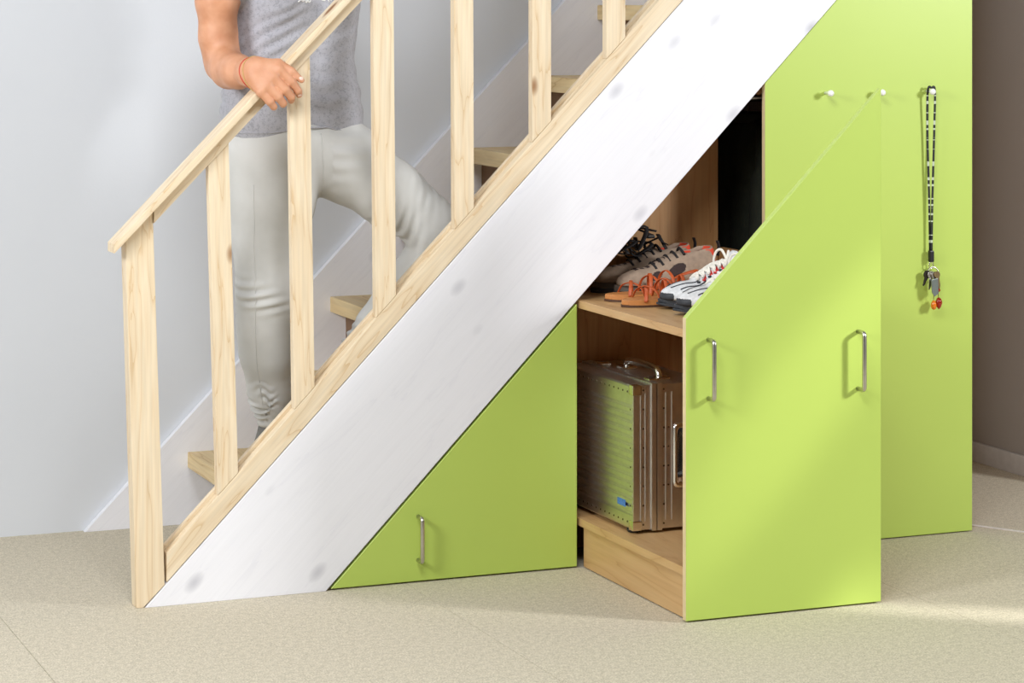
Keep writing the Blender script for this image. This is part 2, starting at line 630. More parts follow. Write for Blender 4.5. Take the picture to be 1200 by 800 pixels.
# pull-out cupboard
D = .596
po = thing('pull_out_cupboard', (.25, -.2, 0), 'green pull-out cupboard rolled open with beech shelves for shoes', 'cupboard')
pl, pr = .003, .503
zp = lambda x: .680 + SL * (x - pl)
fp = panel_prism('front_panel', [(pl, .004), (pr, .004), (pr, zp(pr)), (pl, zp(pl))], -D, -D + .018, green, edge_m, po)
bow_handle('handle', .0585, -D, .6295, .131, fp)
bow_handle('handle', .4415, -D, .6295, .131, fp)
YB = .198
yf = -D + .018
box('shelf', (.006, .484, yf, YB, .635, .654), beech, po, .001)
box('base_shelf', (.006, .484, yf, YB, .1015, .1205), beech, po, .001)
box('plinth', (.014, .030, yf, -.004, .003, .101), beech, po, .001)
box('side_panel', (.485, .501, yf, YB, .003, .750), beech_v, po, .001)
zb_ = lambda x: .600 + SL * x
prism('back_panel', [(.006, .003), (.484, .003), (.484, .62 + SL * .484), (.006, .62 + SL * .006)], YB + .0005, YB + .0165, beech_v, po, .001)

# wardrobe
wd = thing('wardrobe', (.82, .4, 0), 'tall green wardrobe panel with white coat knobs under the stairs', 'wardrobe')
wl, wrx = .517, 1.1275
wf = panel_prism('front_panel', [(wl, .003), (wrx, .003), (wrx, zs_low(wrx) - .002), (wl, zs_low(wl) - .002)], 0, .018, green, edge_m, wd)
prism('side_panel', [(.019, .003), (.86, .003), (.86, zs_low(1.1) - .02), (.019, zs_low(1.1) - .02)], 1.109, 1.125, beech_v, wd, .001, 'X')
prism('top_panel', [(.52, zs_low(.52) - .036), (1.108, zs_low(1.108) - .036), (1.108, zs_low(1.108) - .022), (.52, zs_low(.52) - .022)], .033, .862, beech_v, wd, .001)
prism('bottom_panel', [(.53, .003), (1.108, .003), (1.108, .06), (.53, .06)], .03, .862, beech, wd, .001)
for kx in (.690, .841, .990):
    lathe('coat_knob', [(.004, .002), (.0045, -.020), (.0078, -.024), (.0085, -.029), (.0070, -.033), (.003, -.0345)], (kx, 0, 1.154), white_p, wf, 'Y', 16)
lathe('hanging_rail', [(.011, -.27), (.011, .27)], (.838, .36, 1.13), steel, wd, 'X', 14)

# coat on its hanger
co = thing('coat', (.655, .36, .42), 'dark green black coat hanging in the shadowed wardrobe', 'coat')
coat_m = plain('dark_green_wool', rgb(34, 38, 26), .9, var=.25, scale=30, bump=.4, bscale=300)
bm = bmesh.new()
rings = []
NS = 72
for j in range(22):
    f = j / 21
    z = .42 + f * .655
    sh = 1.0 if f < .82 else math.cos((f - .82) / .18 * 1.25)
    ring = []
    for k in range(NS):
        a = 2 * math.pi * k / NS
        fold = 1 + (.16 * math.sin(9 * a + .6 * math.sin(3 * f)) + .07 * math.sin(17 * a + 2 * f)) * (1 - .6 * f)
        rx = (.062 + .018 * (1 - f)) * fold * sh
        ry = (.165 + .025 * (1 - f)) * (1 + .03 * math.sin(5 * a)) * (sh * .8 + .2)
        ring.append(bm.verts.new((.655 + rx * math.cos(a), .36 + ry * math.sin(a), z)))
    rings.append(ring)
for a, b in zip(rings, rings[1:]):
    for k in range(NS):
        bm.faces.new([a[k], a[(k + 1) % NS], b[(k + 1) % NS], b[k]])
bm.faces.new(rings[0][::-1]); bm.faces.new(rings[-1])
bm_obj('coat_body', bm, coat_m, co, smooth=True)
for sy in (-1, 1):
    tube('sleeve', bez([(.650, .36 + sy * .13, 1.045), (.625, .36 + sy * .175, .95), (.612, .36 + sy * .185, .75), (.610, .36 + sy * .180, .55)], 6),
         [.035] * 7 + [.046] * 6 + [.042] * 6, coat_m, co, 14)
tube('collar', [(.655 + .04 * math.cos(t), .36 + .055 * math.sin(t), 1.078) for t in [k * math.pi / 10 for k in range(20)]], .014, coat_m, co, 10, True)
tube('hook', [(.655, .36, 1.06), (.655, .36, 1.10)] + [(.655, .36 + .0155 * math.sin(t), 1.13 - .0155 * math.cos(t) * 1.05) for t in [k * math.pi / 8 for k in range(0, 12)]], .002, steel, co, 8)

# ------------------------------------------------------------------ aluminium suitcase
sx0, sx1, sy0, sy1, sz0, sz1 = .046, .250, -.221, .186, .1300, .474
sc = thing('suitcase', ((sx0 + sx1) / 2, (sy0 + sy1) / 2, .1205), 'ribbed aluminium suitcase standing on the base shelf', 'suitcase')
seam_x = .108
def ribbed(xf, xs, sgn):
    """half shell: ribs run along Y on the big face"""
    n = 15
    pts = [(xs, sz0), (xf + sgn * .004, sz0), (xf, sz0 + .004), (xf, sz0 + .034)]
    a, b = sz0 + .036, sz1 - .036
    for i in range(n):
        z0 = a + (b - a) * i / n
        dz = (b - a) / n
        pts += [(xf + sgn * .0036, z0 + dz * .06), (xf + sgn * .0036, z0 + dz * .22), (xf - sgn * .0010, z0 + dz * .45), (xf - sgn * .0004, z0 + dz * .96)]
    pts += [(xf, sz1 - .034), (xf, sz1 - .004), (xf + sgn * .004, sz1), (xs, sz1)]
    return pts
shl = prism('shell', ribbed(sx0, seam_x - .006, 1), sy0 + .001, sy1 - .001, alu, sc, 0)
shr = prism('shell', ribbed(sx1, seam_x + .006, -1), sy0 + .001, sy1 - .001, alu, sc, 0)
for xa_, xb_ in ((seam_x - .014, seam_x - .001), (seam_x + .001, seam_x + .014)):      # frame channels round the seam
    bm = bmesh.new()
    for b_ in ((xa_, xb_, sy0 - .004, sy0 + .001, sz0 - .003, sz1 + .004), (xa_, xb_, sy1 - .001, sy1 + .004, sz0 - .003, sz1 + .004),
               (xa_, xb_, sy0 + .001, sy1 - .001, sz1, sz1 + .004), (xa_, xb_, sy0 + .001, sy1 - .001, sz0 - .003, sz0)):
        add_box(bm, *b_)
    bm_obj('frame_band', bm, alu, sc, .0015)
for xx in (sx0, sx1 - .012):                                                              # edge profile strips on the narrow face
    box('edge_strip', (xx, xx + .012, sy0 - .003, sy0 + .001, sz0 + .002, sz1 - .002), alu, sc, .0012)
for xx in (.068, .080, .134, .150, .214, .228):
    box('groove_rib', (xx - .0015, xx + .0015, sy0 - .0012, sy0 + .001, sz0 + .02, sz1 - .02), alu, sc, .0005)
for zz in (sz0, sz1 - .022):                                                              # corner caps
    box('corner_cap', (sx0 - .002, sx0 + .022, sy0 - .0045, sy0 + .020, zz - .001, zz + .023), chrome, sc, .004)
# recessed carrying plate on the narrow face
pc = (.182, .302)
bm = bmesh.new()
def rrect(cx, cz, hw, hh, r, n=5):
    out = []
    for sx, sz, a0 in ((1, 1, 0), (-1, 1, 90), (-1, -1, 180), (1, -1, 270)):
        for k in range(n + 1):
            a = math.radians(a0 + 90 * k / n)
            out.append((cx + sx * (hw - r) + r * math.cos(a), cz + sz * (hh - r) + r * math.sin(a)))
    return out
A, B = rrect(*pc, .031, .078, .014), rrect(*pc, .021, .066, .008)
v1 = [bm.verts.new((x, sy0 + .001, z)) for x, z in A]
v2 = [bm.verts.new((x, sy0 - .006, z)) for x, z in rrect(*pc, .029, .076, .013)]
v3 = [bm.verts.new((x, sy0 - .006, z)) for x, z in B]
v4 = [bm.verts.new((x, sy0 - .001, z)) for x, z in rrect(*pc, .019, .064, .007)]
for P_, Q_ in ((v1, v2), (v2, v3), (v3, v4)):
    for k in range(len(P_)):
        bm.faces.new([P_[k], P_[(k + 1) % len(P_)], Q_[(k + 1) % len(Q_)], Q_[k]])
bm.faces.new(v4[::-1])
plate = bm_obj('latch_plate', bm, chrome, sc, smooth=True)
tube('latch_bar', bez([(.182, sy0 - .002, .255), (.182, sy0 - .009, .265), (.182, sy0 - .010, .302), (.182, sy0 - .009, .340), (.182, sy0 - .002, .350)], 4), .006, black_p, plate, 10)
# top handle
tube('carry_handle', bez([(.150, -.150, sz1 + .002), (.150, -.140, sz1 + .020), (.150, -.09, sz1 + .026), (.150, -.02, sz1 + .026), (.150, .03, sz1 + .020), (.150, .04, sz1 + .002)], 6), .0085, chrome, sc, 12)
for yy in (-.150, .040):
    box('handle_mount', (.130, .170, yy - .018, yy + .018, sz1, sz1 + .007), chrome, sc, .003)
for yy in (-.185, .09):
    box('latch', (.098, .124, yy - .016, yy + .016, sz1 + .004, sz1 + .011), chrome, sc, .003)
for xx, yy in ((.062, sy0 + .03), (.225, sy0 + .03), (.062, sy1 - .03), (.225, sy1 - .03)):
    lathe('foot', [(.013, -.0092), (.016, -.006), (.016, .0002)], (xx, yy, sz0), rubber, sc, 'Z', 14)
riv = bpy.data.meshes.new('rivet')
bm = bmesh.new()
add_lathe(bm, [(.0026, 0), (.0024, .0009), (.0014, .0016)], (0, 0, 0), 'Z', 8)
bm.to_mesh(riv); bm.free()
riv.materials.append(plain('dark_rivet', rgb(96, 88, 74), .35, 1.0))
def rivet(p, n):
    o = bpy.data.objects.new('rivet', riv)
    COL.objects.link(o)
    o.parent = sc
    o.location = Vector(p) - sc.location
    o.rotation_euler = Vector(n).to_track_quat('Z', 'Y').to_euler()
for zz in [sz0 + .012 + i * (sz1 - sz0 - .024) / 7 for i in range(8)]:
    for xx in (.074, .128, .196 if abs(zz - .302) > .09 else .140, .232):
        rivet((xx, sy0 + .001, zz), (0, -1, 0))
    rivet((sx0, sy0 + .012, zz), (-1, 0, 0))
for yy in [sy0 + .03 + i * .026 for i in range(14)]:
    for zz in (sz0 + .017, sz1 - .017):
        rivet((sx0, yy, zz), (-1, 0, 0))
bm = bmesh.new()
add_box(bm, sx0 - .0016, sx0 - .0006, -.181, -.136, .180, .196)
bm_obj('sticker', bm, blue_m, sc)

# ------------------------------------------------------------------ shoes on the shelf
SHZ = .654
def sole_outline(L, w, n=36):
    """foot outline, heel at x=0, toe at x=L"""
    up, dn = [], []
    for i in range(n + 1):
        t = i / n
        env = math.sqrt(max(0, 1 - abs(2 * t - 1) ** (3.2 if t < .5 else 2.4)))
        hw = w * env * (.80 + .22 * math.sin(math.pi * (t * 1.15 - .32)) - .10 * math.exp(-((t - .42) / .16) ** 2))
        bend = .010 * math.sin(math.pi * t)
        up.append((t * L, bend + hw)); dn.append((t * L, bend - hw))
    return up + dn[::-1][1:-1]


def shaped_upper(L, w, hgt, collar, throat=True):
    f = Field((-.012, -w - .02, -.0), (L + .015, w + .03, hgt + .03), .0026)
    up = (0, 0, 1)
    f.cone((.035, .004, .03), (.035, .003, hgt - .02), w * .70, w * .58, .02)
    f.cone((.04, .004, .026), (L * .45, .008, .026), w * .74, w * .74, .03)
    f.cone((.05, .004, .050), (L * .44, .008, .046), w * .62, w * .52, .03)
    f.cone((L * .42, .009, .022), (L * .76, .010, .013), w * .80, w * .86, .03, (up, 1.45))
    f.cone((L * .76, .010, .013), (L * .87, .009, .010), w * .86, w * .66, .03, (up, 1.35))
    f.cone((L * .28, .006, hgt - .038), (L * .60, .008, .038), w * .56, w * .40, .03)
    f.cut((0, 0, .004), (0, 0, -1))
    # foot opening
    f.cone((.038, .004, hgt - .005), (L * .34, .006, hgt + .006), w * .46, w * .42, .006, sub=True)
    f.cone((.040, .004, collar), (L * .30, .006, collar), w * .42, w * .40, .006, sub=True)
    f.cut((0, 0, hgt - .004), (-.10, 0, 1))
    P, Q = f.mesh('u')
    return relax(P, Q, 2), Q


def lace_rows(L, zs, w, n):
    out = []
    for i in range(n):
        t = i / (n - 1)
        x = L * (.36 + .27 * t)
        out.append((x, zs[0] + (zs[1] - zs[0]) * t))
    return out


silver = plain('silver_mesh_fabric', rgb(222, 224, 226), .35, .0, var=.10, scale=160, bump=.3, bscale=500)
red_m = plain('red_panel', rgb(196, 44, 40), .5)
lace_w = plain('white_lace', rgb(236, 232, 222), .8, bump=.5, bscale=900)
navy = plain('navy_lining', rgb(38, 44, 62), .8)
dark_rub = plain('dark_grey_rubber', rgb(46, 50, 56), .55)


def sneaker(loc, rz, label):
    t = thing('sneaker', loc, label, 'shoe', 'white running shoes on the shelf', rz)
    L, w = .285, .0440
    tt = lambda x: min(1, max(0, (x - .52 * L) / (.48 * L)))
    spring = lambda x: .011 * tt(x) ** 2
    o1 = prism('outsole', sole_outline(L, w * 1.02), 0, .010, dark_rub, t, .003, 'Z', local=True)
    o2 = prism('midsole', sole_outline(L - .004, w * 1.05), .0101, .026, white_p, t, .005, 'Z', local=True)
    for o_ in (o1, o2):
        me_ = o_.data
        bm_ = bmesh.new(); bm_.from_mesh(me_)
        for xc in [L * (.5 + .05 * k) for k in range(1, 10)]:
            bmesh.ops.bisect_plane(bm_, geom=bm_.verts[:] + bm_.edges[:] + bm_.faces[:], plane_co=(xc, 0, 0), plane_no=(1, 0, 0))
        for v_ in bm_.verts:
            v_.co.z = v_.co.z * (1 - .45 * tt(v_.co.x)) + spring(v_.co.x)
        bm_.to_mesh(me_); bm_.free()
    o2.data.materials.append(dark_rub)
    for p_ in o2.data.polygons:
        if p_.center.x > L * .80: p_.material_index = 1
    P, Q = shaped_upper(L, w, .098, .075)
    ttv = np.clip((P[:, 0] - .52 * L) / (.48 * L), 0, 1)
    P = P + np.stack([0 * ttv, 0 * ttv, .0225 * (1 - .45 * ttv) + .008 * ttv ** 2], 1)
    me = mesh_from('upper', P, Q)
    for m in (silver, red_m, dark_rub, navy): me.materials.append(m)
    c = P[Q].mean(1); N = normals(P, Q)[Q].mean(1)
    mi = np.zeros(len(Q), int)
    x, y, z = c[:, 0], c[:, 1], c[:, 2]
    side = np.abs(y - .008)
    mi[(x > L * .90) & (z < .040)] = 2                                              # rubber toe bumper
    mi[(x > .03) & (x < .09) & (side > .018) & (z > .060) & (z < .083)] = 1         # red heel panel
    s = (x - L * .36) / (L * .28)
    mi[(s > -.1) & (s < 1) & (side > .010) & (side < .024) & (z > .06) & (((s * 5) % 1) < .5)] = 1
    mi[(N[:, 2] < .3) & (x > .02) & (x < L * .36) & (side < .019) & (z > .075)] = 3
    me.polygons.foreach_set('material_index', mi.astype(np.int32))
    o = bpy.data.objects.new('upper', me); COL.objects.link(o); o.parent = t
    for p in me.polygons: p.use_smooth = True
    # tongue and laces
    tube('tongue', bez([(L * .60, .009, .066), (L * .46, .008, .086), (L * .34, .007, .112), (L * .28, .006, .130)], 5), [.010] * 5 + [.017] * 5 + [.020] * 5 + [.018], silver, t, 12, local=True, flat=(.5, 0, .86))
    ub = BVHTree.FromPolygons([tuple(p) for p in P], [tuple(int(i) for i in q) for q in Q])
    def on(x_, y_, up_=.002):
        h = ub.ray_cast(Vector((x_, y_, .3)), Vector((0, 0, -1)))
        return Vector((x_, y_, (h[0].z if h[0] else .08) + up_))
    nr = 7
    lx = [L * (.36 + .30 * i / (nr - 1)) for i in range(nr)]
    for i in range(nr):
        hw = .021
        tube('lace', [on(lx[i] + .002 * math.cos(k), .008 + hw * (k - 3) / 3, .003) for k in range(7)], .0036, lace_w, t, 8, local=True)
        if i < nr - 1:
            for sg in (-1, 1):
                tube('lace', [on(lx[i] + (lx[i + 1] - lx[i]) * k / 6, .008 + sg * hw * (3 - k) / 3, .0055) for k in range(7)], .0032, lace_w, t, 8, local=True)
        for sg in (-1, 1):
            e_ = on(lx[i], .008 + sg * (hw + .003), .0)
            lathe('eyelet', [(.0045, -.002), (.0045, .0025), (.002, .003)], e_, red_m if i % 2 else dark_rub, t, 'Z', 8, local=True)
    for sg in (-1, 1):
        for xa_, ya_, xb_, yb_ in ((.66, .020, .90, .012), (.60, .026, .84, .032)):
            tube('trim_line', [on(L * (xa_ + (xb_ - xa_) * k / 8), .009 + sg * (ya_ + (yb_ - ya_) * k / 8 + .004 * math.sin(k * .39)), .0004) for k in range(9)], .0016, dark_rub, t, 6, local=True)
    for sg in (-1, 1):
        tube('lace_loop', bez([(L * .36, .008, .112), (L * .38, sg * .020 + .008, .134), (L * .41, sg * .034 + .008, .126), (L * .43, sg * .030 + .008, .100), (L * .38, sg * .010 + .008, .112)], 6), .0032, lace_w, t, 8, local=True)
    tube('collar', bez([(L * .33, -.022 + .006, .108), (.06, -.026 + .004, .100), (.018, -.016 + .003, .112), (.010, .003, .118), (.018, .022 + .003, .112), (.06, .032 + .0, .100), (L * .33, .028 + .006, .108)], 6), .0062, silver, t, 10, local=True)
    return t


sneaker((.392, -.230, SHZ + .0004), math.pi - .03, 'white running shoe with red flashes beside the orange sandals')
sneaker((.376, -.336, SHZ + .0004), math.pi + .03, 'white running shoe mostly hidden behind the green pull-out front')

sole_b = plain('brown_sole', rgb(84, 54, 34), .6)
cork = plain('tan_leather_footbed', rgb(198, 132, 72), .55, var=.1, scale=60)
orange = plain('orange_leather_strap', rgb(188, 84, 36), .5, var=.1, scale=60)


def sandal(loc, rz, label, mirror=1):
    t = thing('sandal', loc, label, 'sandal', 'orange strappy sandals on the shelf', rz)
    L, w = .255, .044
    out = [(x, y * mirror) for x, y in sole_outline(L, w)]
    if mirror < 0: out = out[::-1]
    prism('sole', out, 0, .005, sole_b, t, .002, 'Z', local=True)
    prism('footbed', [((x - L / 2) * .985 + L / 2, y * .975) for x, y in out], .0051, .017, cork, t, .003, 'Z', local=True)
    def strap(x0, x1, y0, y1, h, r=.0048):
        pts = bez([(x0, y0 * mirror, .013), (x0 * .8 + x1 * .2, (y0 * .85 + y1 * .15) * mirror, .013 + h * .72), ((x0 + x1) / 2, (y0 + y1) / 2 * mirror, .013 + h), (x0 * .2 + x1 * .8, (y0 * .15 + y1 * .85) * mirror, .013 + h * .72), (x1, y1 * mirror, .013)], 5)
        tube('strap', pts, r, orange, t, 10, local=True, flat=(0, 0, 1))
    strap(.205, .165, -.034, .046, .030)
    strap(.165, .205, -.036, .042, .034)
    strap(.150, .120, -.034, .044, .046)
    strap(.120, .150, -.034, .044, .050)
    strap(.100, .080, -.032, .040, .056)
    tube('heel_strap', bez([(.085, -.034 * mirror, .014), (.05, -.034 * mirror, .045), (.010, -.012 * mirror, .062), (.010, .016 * mirror, .062), (.05, .038 * mirror, .045), (.085, .040 * mirror, .014)], 6), .0045, orange, t, 10, local=True, flat=(1, 0, .2))
    return t


sandal((.312, -.036, SHZ + .0004), math.pi - .02, 'orange strappy sandal beside the grey perforated shoes')
sandal((.300, -.148, SHZ + .0004), math.pi + .03, 'orange strappy sandal next to the white running shoe toes', -1)

suede = plain('grey_brown_suede', rgb(150, 130, 112), .9, var=.16, scale=70, bump=.4, bscale=400)
hole_m = plain('dark_mesh_inset', rgb(52, 36, 34), .8, bump=.6, bscale=900)
sole_g = plain('grey_gum_sole', rgb(92, 84, 76), .7)
lin_red = plain('orange_red_lining', rgb(214, 70, 42), .8)
lace_b = plain('black_webbing', rgb(26, 22, 24), .7)


def hiking_shoe(loc, rz, label, webbing):
    t = thing('hiking_shoe', loc, label, 'shoe', 'grey perforated outdoor shoes on the shelf', rz)
    L, w = .285, .0435
    prism('outsole', sole_outline(L, w * 1.05), 0, .012, dark_rub, t, .003, 'Z', local=True)
    prism('midsole', sole_outline(L - .003, w * 1.07), .0121, .027, sole_g, t, .005, 'Z', local=True)
    P, Q = shaped_upper(L, w, .100, .078)
    P = P + np.array([0, 0, .0225])
    me = mesh_from('upper', P, Q)
    for m in (suede, hole_m, lin_red): me.materials.append(m)
    c = P[Q].mean(1); N = normals(P, Q)[Q].mean(1)
    x, y, z = c[:, 0], c[:, 1], c[:, 2]
    side = np.abs(y - .008)
    mi = np.zeros(len(Q), int)
    for ex, ez, ax, az in ((.128, .064, .026, .013), (.186, .050, .018, .009)):
        ca, sa = math.cos(.45), math.sin(.45)
        u = (x - ex) * ca - (z - ez) * sa
        v = (x - ex) * sa + (z - ez) * ca
        mi[((u / ax) ** 2 + (v / az) ** 2 < 1) & (side > .014)] = 1
    mi[(x > .150) & (x < .235) & (side < .012) & (((x * 1000 / 16) % 1) < .55)] = 1
    mi[(N[:, 2] < .45) & (x > .012) & (x < L * .38) & (side < .021) & (z > .072)] = 2
    me.polygons.foreach_set('material_index', mi.astype(np.int32))
    o = bpy.data.objects.new('upper', me); COL.objects.link(o); o.parent = t
    for p in me.polygons: p.use_smooth = True
    rows = lace_rows(L, (.108, .074), w, 5)
    for i, (lx, lz) in enumerate(rows):
        tube('lace', bez([(lx, -.020 + .008, lz - .008), (lx + .004, .008, lz + .006), (lx, .024 + .008, lz - .008)], 5), .0035, lace_b, t, 8, local=True)
    tube('heel_tab', bez([(-.004, .004, .090), (-.007, .004, .112), (-.003, .004, .128)], 5), .008, lace_b, t, 8, local=True, flat=(1, 0, 0))
    if webbing:                                                                       # tangle of black straps and buckles over the instep
        R = random.Random(5)
        for i in range(9):
            bx, by, bz = .10 + R.random() * .10, -.01 + R.random() * .035, .105 + R.random() * .03
            pts = [(bx + R.uniform(-.03, .03), by + R.uniform(-.03, .03), bz + R.uniform(-.03, .035)) for _ in range(4)]
            tube('strap', bez(pts, 5), .0058, lace_b, t, 8, local=True, flat=(0, .4, 1))
        for bx, bz in ((.12, .135), (.165, .115)):
            o2 = box('buckle', (bx - .010, bx + .010, -.012, .012, bz - .004, bz + .004), black_p, t, .002, local=True)
    return t


hiking_shoe((.405, .056, SHZ + .0004), math.pi + .00, 'grey suede outdoor shoe with oval dark insets and orange-red lining', False)
hiking_shoe((.385, .150, SHZ + .0004), math.pi + .00, 'grey suede outdoor shoe under a tangle of black straps', True)

# ------------------------------------------------------------------ lanyard with keys
ky = thing('key_lanyard', (.993, -.022, 1.158), 'black and white lanyard with keys and beads hung on a white knob', 'lanyard')
def strap_mat():
    k = NT('printed_lanyard_strap')
    mp = k.coords((1, 1, 1))
    sp = k.n('ShaderNodeSeparateXYZ')
    k.l(mp, 0, sp, 0)
    nz = k.n('ShaderNodeTexNoise', noise_dimensions='1D', i_Scale=75, i_Detail=2)
    k.l(sp, 'Z', nz, 'W')
    rp = k.ramp([(.0, rgb(24, 26, 24)), (.585, rgb(190, 200, 175))], 'CONSTANT')
    k.l(nz, 'Fac', rp, 0)
    k.l(rp, 0, k.p, 'Base Color')
    k.p.inputs['Roughness'].default_value = .6
    return k.m
strap_m = strap_mat()
YK = -.012
tube('strap', bez([(.993, -.018, 1.1655), (.983, -.016, 1.155), (.984, YK, 1.05), (.987, YK, .95), (.990, YK, .85), (.992, YK, .735)], 8), .0034, strap_m, ky, 8, flat=(0, 1, 0))
tube('strap', bez([(.993, -.019, 1.1655), (1.003, -.018, 1.155), (1.002, YK - .004, 1.05), (.999, YK - .004, .95), (.996, YK - .004, .85), (.994, YK - .004, .735)], 8), .0034, strap_m, ky, 8, flat=(0, 1, 0))
clip = box('clip', (.987, 1.000, YK - .008, YK + .003, .712, .742), black_p, ky, .003)
tube('swivel', [(.9935 + .006 * math.sin(t), YK - .003, .704 + .009 * math.cos(t)) for t in [k * math.pi / 8 for k in range(16)]], .0015, chrome, clip, 8, True)
ringc = Vector((.999, YK - .004, .682))
tube('key_ring', [ringc + Vector((.0165 * math.cos(t), .003 * math.sin(t), .0165 * math.sin(t))) for t in [k * math.pi / 14 for k in range(28)]], .0016, steel, ky, 8, True)
def key(x, y, z, rot, mat, head, blade, dark):
    bm = bmesh.new()
    pts = []
    for k in range(14):
        a = math.radians(-60 + 300 * k / 13)
        pts.append((head * math.sin(a), -head + head * math.cos(a)))
    pts = [(head * math.sin(math.radians(b)), -head + head * math.cos(math.radians(b))) for b in range(-150, 151, 20)]
    tail = [(.0035, -2 * head - blade * .3), (.0028, -2 * head - blade * .5), (.0038, -2 * head - blade * .65), (.0022, -2 * head - blade * .8), (.0, -2 * head - blade), (-.003, -2 * head - blade * .92), (-.0035, -2 * head)]
    ca, sa = math.cos(rot), math.sin(rot)
    poly = [(x + px * ca - pz * sa, z + px * sa + pz * ca) for px, pz in pts + tail]
    add_prism(bm, poly, y, y + .0022)
    return bm_obj('key', bm, mat, ky, .0004, 1)
brass = plain('dull_brass', rgb(150, 130, 96), .35, 1.0)
key(.983, YK - .007, .691, -.35, plain('dark_key', rgb(52, 48, 40), .4, .8), .0105, .022, True)
key(.990, YK - .0105, .690, -.12, steel, .010, .030, False)
key(.996, YK - .014, .688, .10, steel, .009, .032, False)
key(1.001, YK - .0175, .689, .22, brass, .009, .028, False)
prism('fob', [(.983, .668), (1.003, .672), (1.005, .632), (.993, .624), (.985, .636)], YK - .022, YK - .0185, plain('grey_fob', rgb(120, 128, 124), .3, .3), ky, .0015)
amber = plain('amber_bead', rgb(222, 120, 24), .15, coat=.5)
ruby = plain('red_glass_bead', rgb(150, 30, 14), .12, coat=.5)
tube('bead_cord', bez([(1.001, YK - .012, .667), (1.006, YK - .016, .645), (1.007, YK - .016, .610)], 4), .0009, brass, ky, 6)
tube('bead_cord', bez([(.997, YK - .012, .667), (.995, YK - .014, .640), (.994, YK - .013, .600)], 4), .0009, brass, ky, 6)
lathe('bead', [(.001, -.006), (.0052, -.003), (.006, 0), (.0052, .003), (.001, .006)], (1.0065, YK - .016, .640), ruby, ky, 'Z', 12)
lathe('bead', [(.0008, -.018), (.0055, -.012), (.0088, -.003), (.0085, .004), (.005, .011), (.001, .0135)], (1.0085, YK - .016, .608), ruby, ky, 'Z', 12)
lathe('bead', [(.0008, -.013), (.0055, -.010), (.0078, -.003), (.0070, .004), (.004, .010), (.001, .012)], (.9945, YK - .014, .602), amber, ky, 'Z', 12)

# ------------------------------------------------------------------ person climbing the stairs
def skin_mat():
    k = NT('skin')
    mp = k.coords((1, 1, 1))
    nz = k.n('ShaderNodeTexNoise', i_Scale=28, i_Detail=4)
    k.l(mp, 0, nz, 'Vector')
    rp = k.ramp([(.3, rgb(202, 142, 106)), (.7, rgb(218, 162, 128))])
    k.l(nz, 'Fac', rp, 0)
    k.l(rp, 0, k.p, 'Base Color')
    k.p.inputs['Roughness'].default_value = .5
    k.p.inputs['Subsurface Weight'].default_value = .12
    k.p.inputs['Subsurface Radius'].default_value = (.01, .004, .002)
    n2 = k.n('ShaderNodeTexNoise', i_Scale=420, i_Detail=2)
    k.l(mp, 0, n2, 'Vector')
    bp = k.n('ShaderNodeBump', i_Strength=.12, i_Distance=.0008)
    k.l(n2, 'Fac', bp, 'Height'); k.l(bp, 0, k.p, 'Normal')
    return k.m
skin = skin_mat()

Rv = np.array([-.97, -.24, 0])         # towards her right hand
Fv = np.array([.24, -.97, 0])          # the way her chest faces
T = lambda x, y, z: np.array([x, y, z])
def torso_cols(f, lv, k=.05, grow=0.0):
    for s in (-1, 1):
        f.chain([(c + s * off * Rv, r + grow) for c, off, r in lv], k)
LV = [(T(-.632, .315, 1.085), .088, .096), (T(-.634, .315, 1.15), .078, .088), (T(-.630, .315, 1.255), .066, .076), (T(-.628, .312, 1.33), .070, .080), (T(-.630, .308, 1.41), .074, .086), (T(-.632, .312, 1.49), .084, .070)]

B = Field((-.97, -.075, 1.03), (-.40, .60, 1.90), .0026)
torso_cols(B, LV, .05, -.012)
B.chain([(T(-.632, .318, 1.50), .062), (T(-.632, .318, 1.575), .054), (T(-.628, .312, 1.64), .052)], .04)                       # neck
# head
HC = T(-.622, .295, 1.735)
B.cone(HC + T(0, .012, .03), HC + T(0, .010, -.005), .088, .080, .03)
B.cone(HC + .035 * Fv + T(0, 0, .00), HC + .050 * Fv + T(0, 0, -.075), .062, .040, .03)
B.cone(HC + .086 * Fv + T(0, 0, .012), HC + .112 * Fv + T(0, 0, -.030), .009, .014, .014)                                           # nose
for s in (-1, 1):
    B.cone(HC + s * .080 * Rv + T(0, .012, .012), HC + s * .080 * Rv + T(0, .012, -.024), .017, .011, .006, (Rv, 2.2))              # ears
    B.cone(HC + .093 * Fv + s * .033 * Rv + T(0, 0, .012), HC + .093 * Fv + s * .030 * Rv + T(0, 0, .012), .013, .013, .010, sub=True)
B.cone(HC + .083 * Fv + .018 * Rv + T(0, 0, -.062), HC + .083 * Fv - .018 * Rv + T(0, 0, -.062), .009, .009, .008)                  # lips
# right arm, resting on the rail
B.cone(T(-.715, .285, 1.49), T(-.800, .245, 1.500), .066, .058, .05)
B.chain([(T(-.800, .245, 1.50), .058), (T(-.850, .222, 1.39), .0425), (T(-.846, .226, 1.30), .037), (T(-.832, .236, 1.237), .033)], .045)
B.chain([(T(-.831, .232, 1.234), .034), (T(-.836, .16, 1.225), .036), (T(-.834, .09, 1.222), .031), (T(-.828, .015, 1.224), .0245)], .045)
B.cone(T(-.826, .018, 1.231), T(-.820, -.006, 1.232), .023, .020, .02)
B.cone(T(-.830, .018, 1.214), T(-.824, -.006, 1.208), .023, .020, .02)
meta = [(-.818, -.004, 1.243), (-.822, -.007, 1.231), (-.824, -.009, 1.216), (-.822, -.009, 1.203)]
mcp = [(-.771, -.028, 1.229), (-.786, -.033, 1.211), (-.801, -.035, 1.193), (-.815, -.033, 1.178)]
pip = [(-.744, -.039, 1.201), (-.760, -.043, 1.183), (-.777, -.042, 1.167), (-.796, -.039, 1.156)]
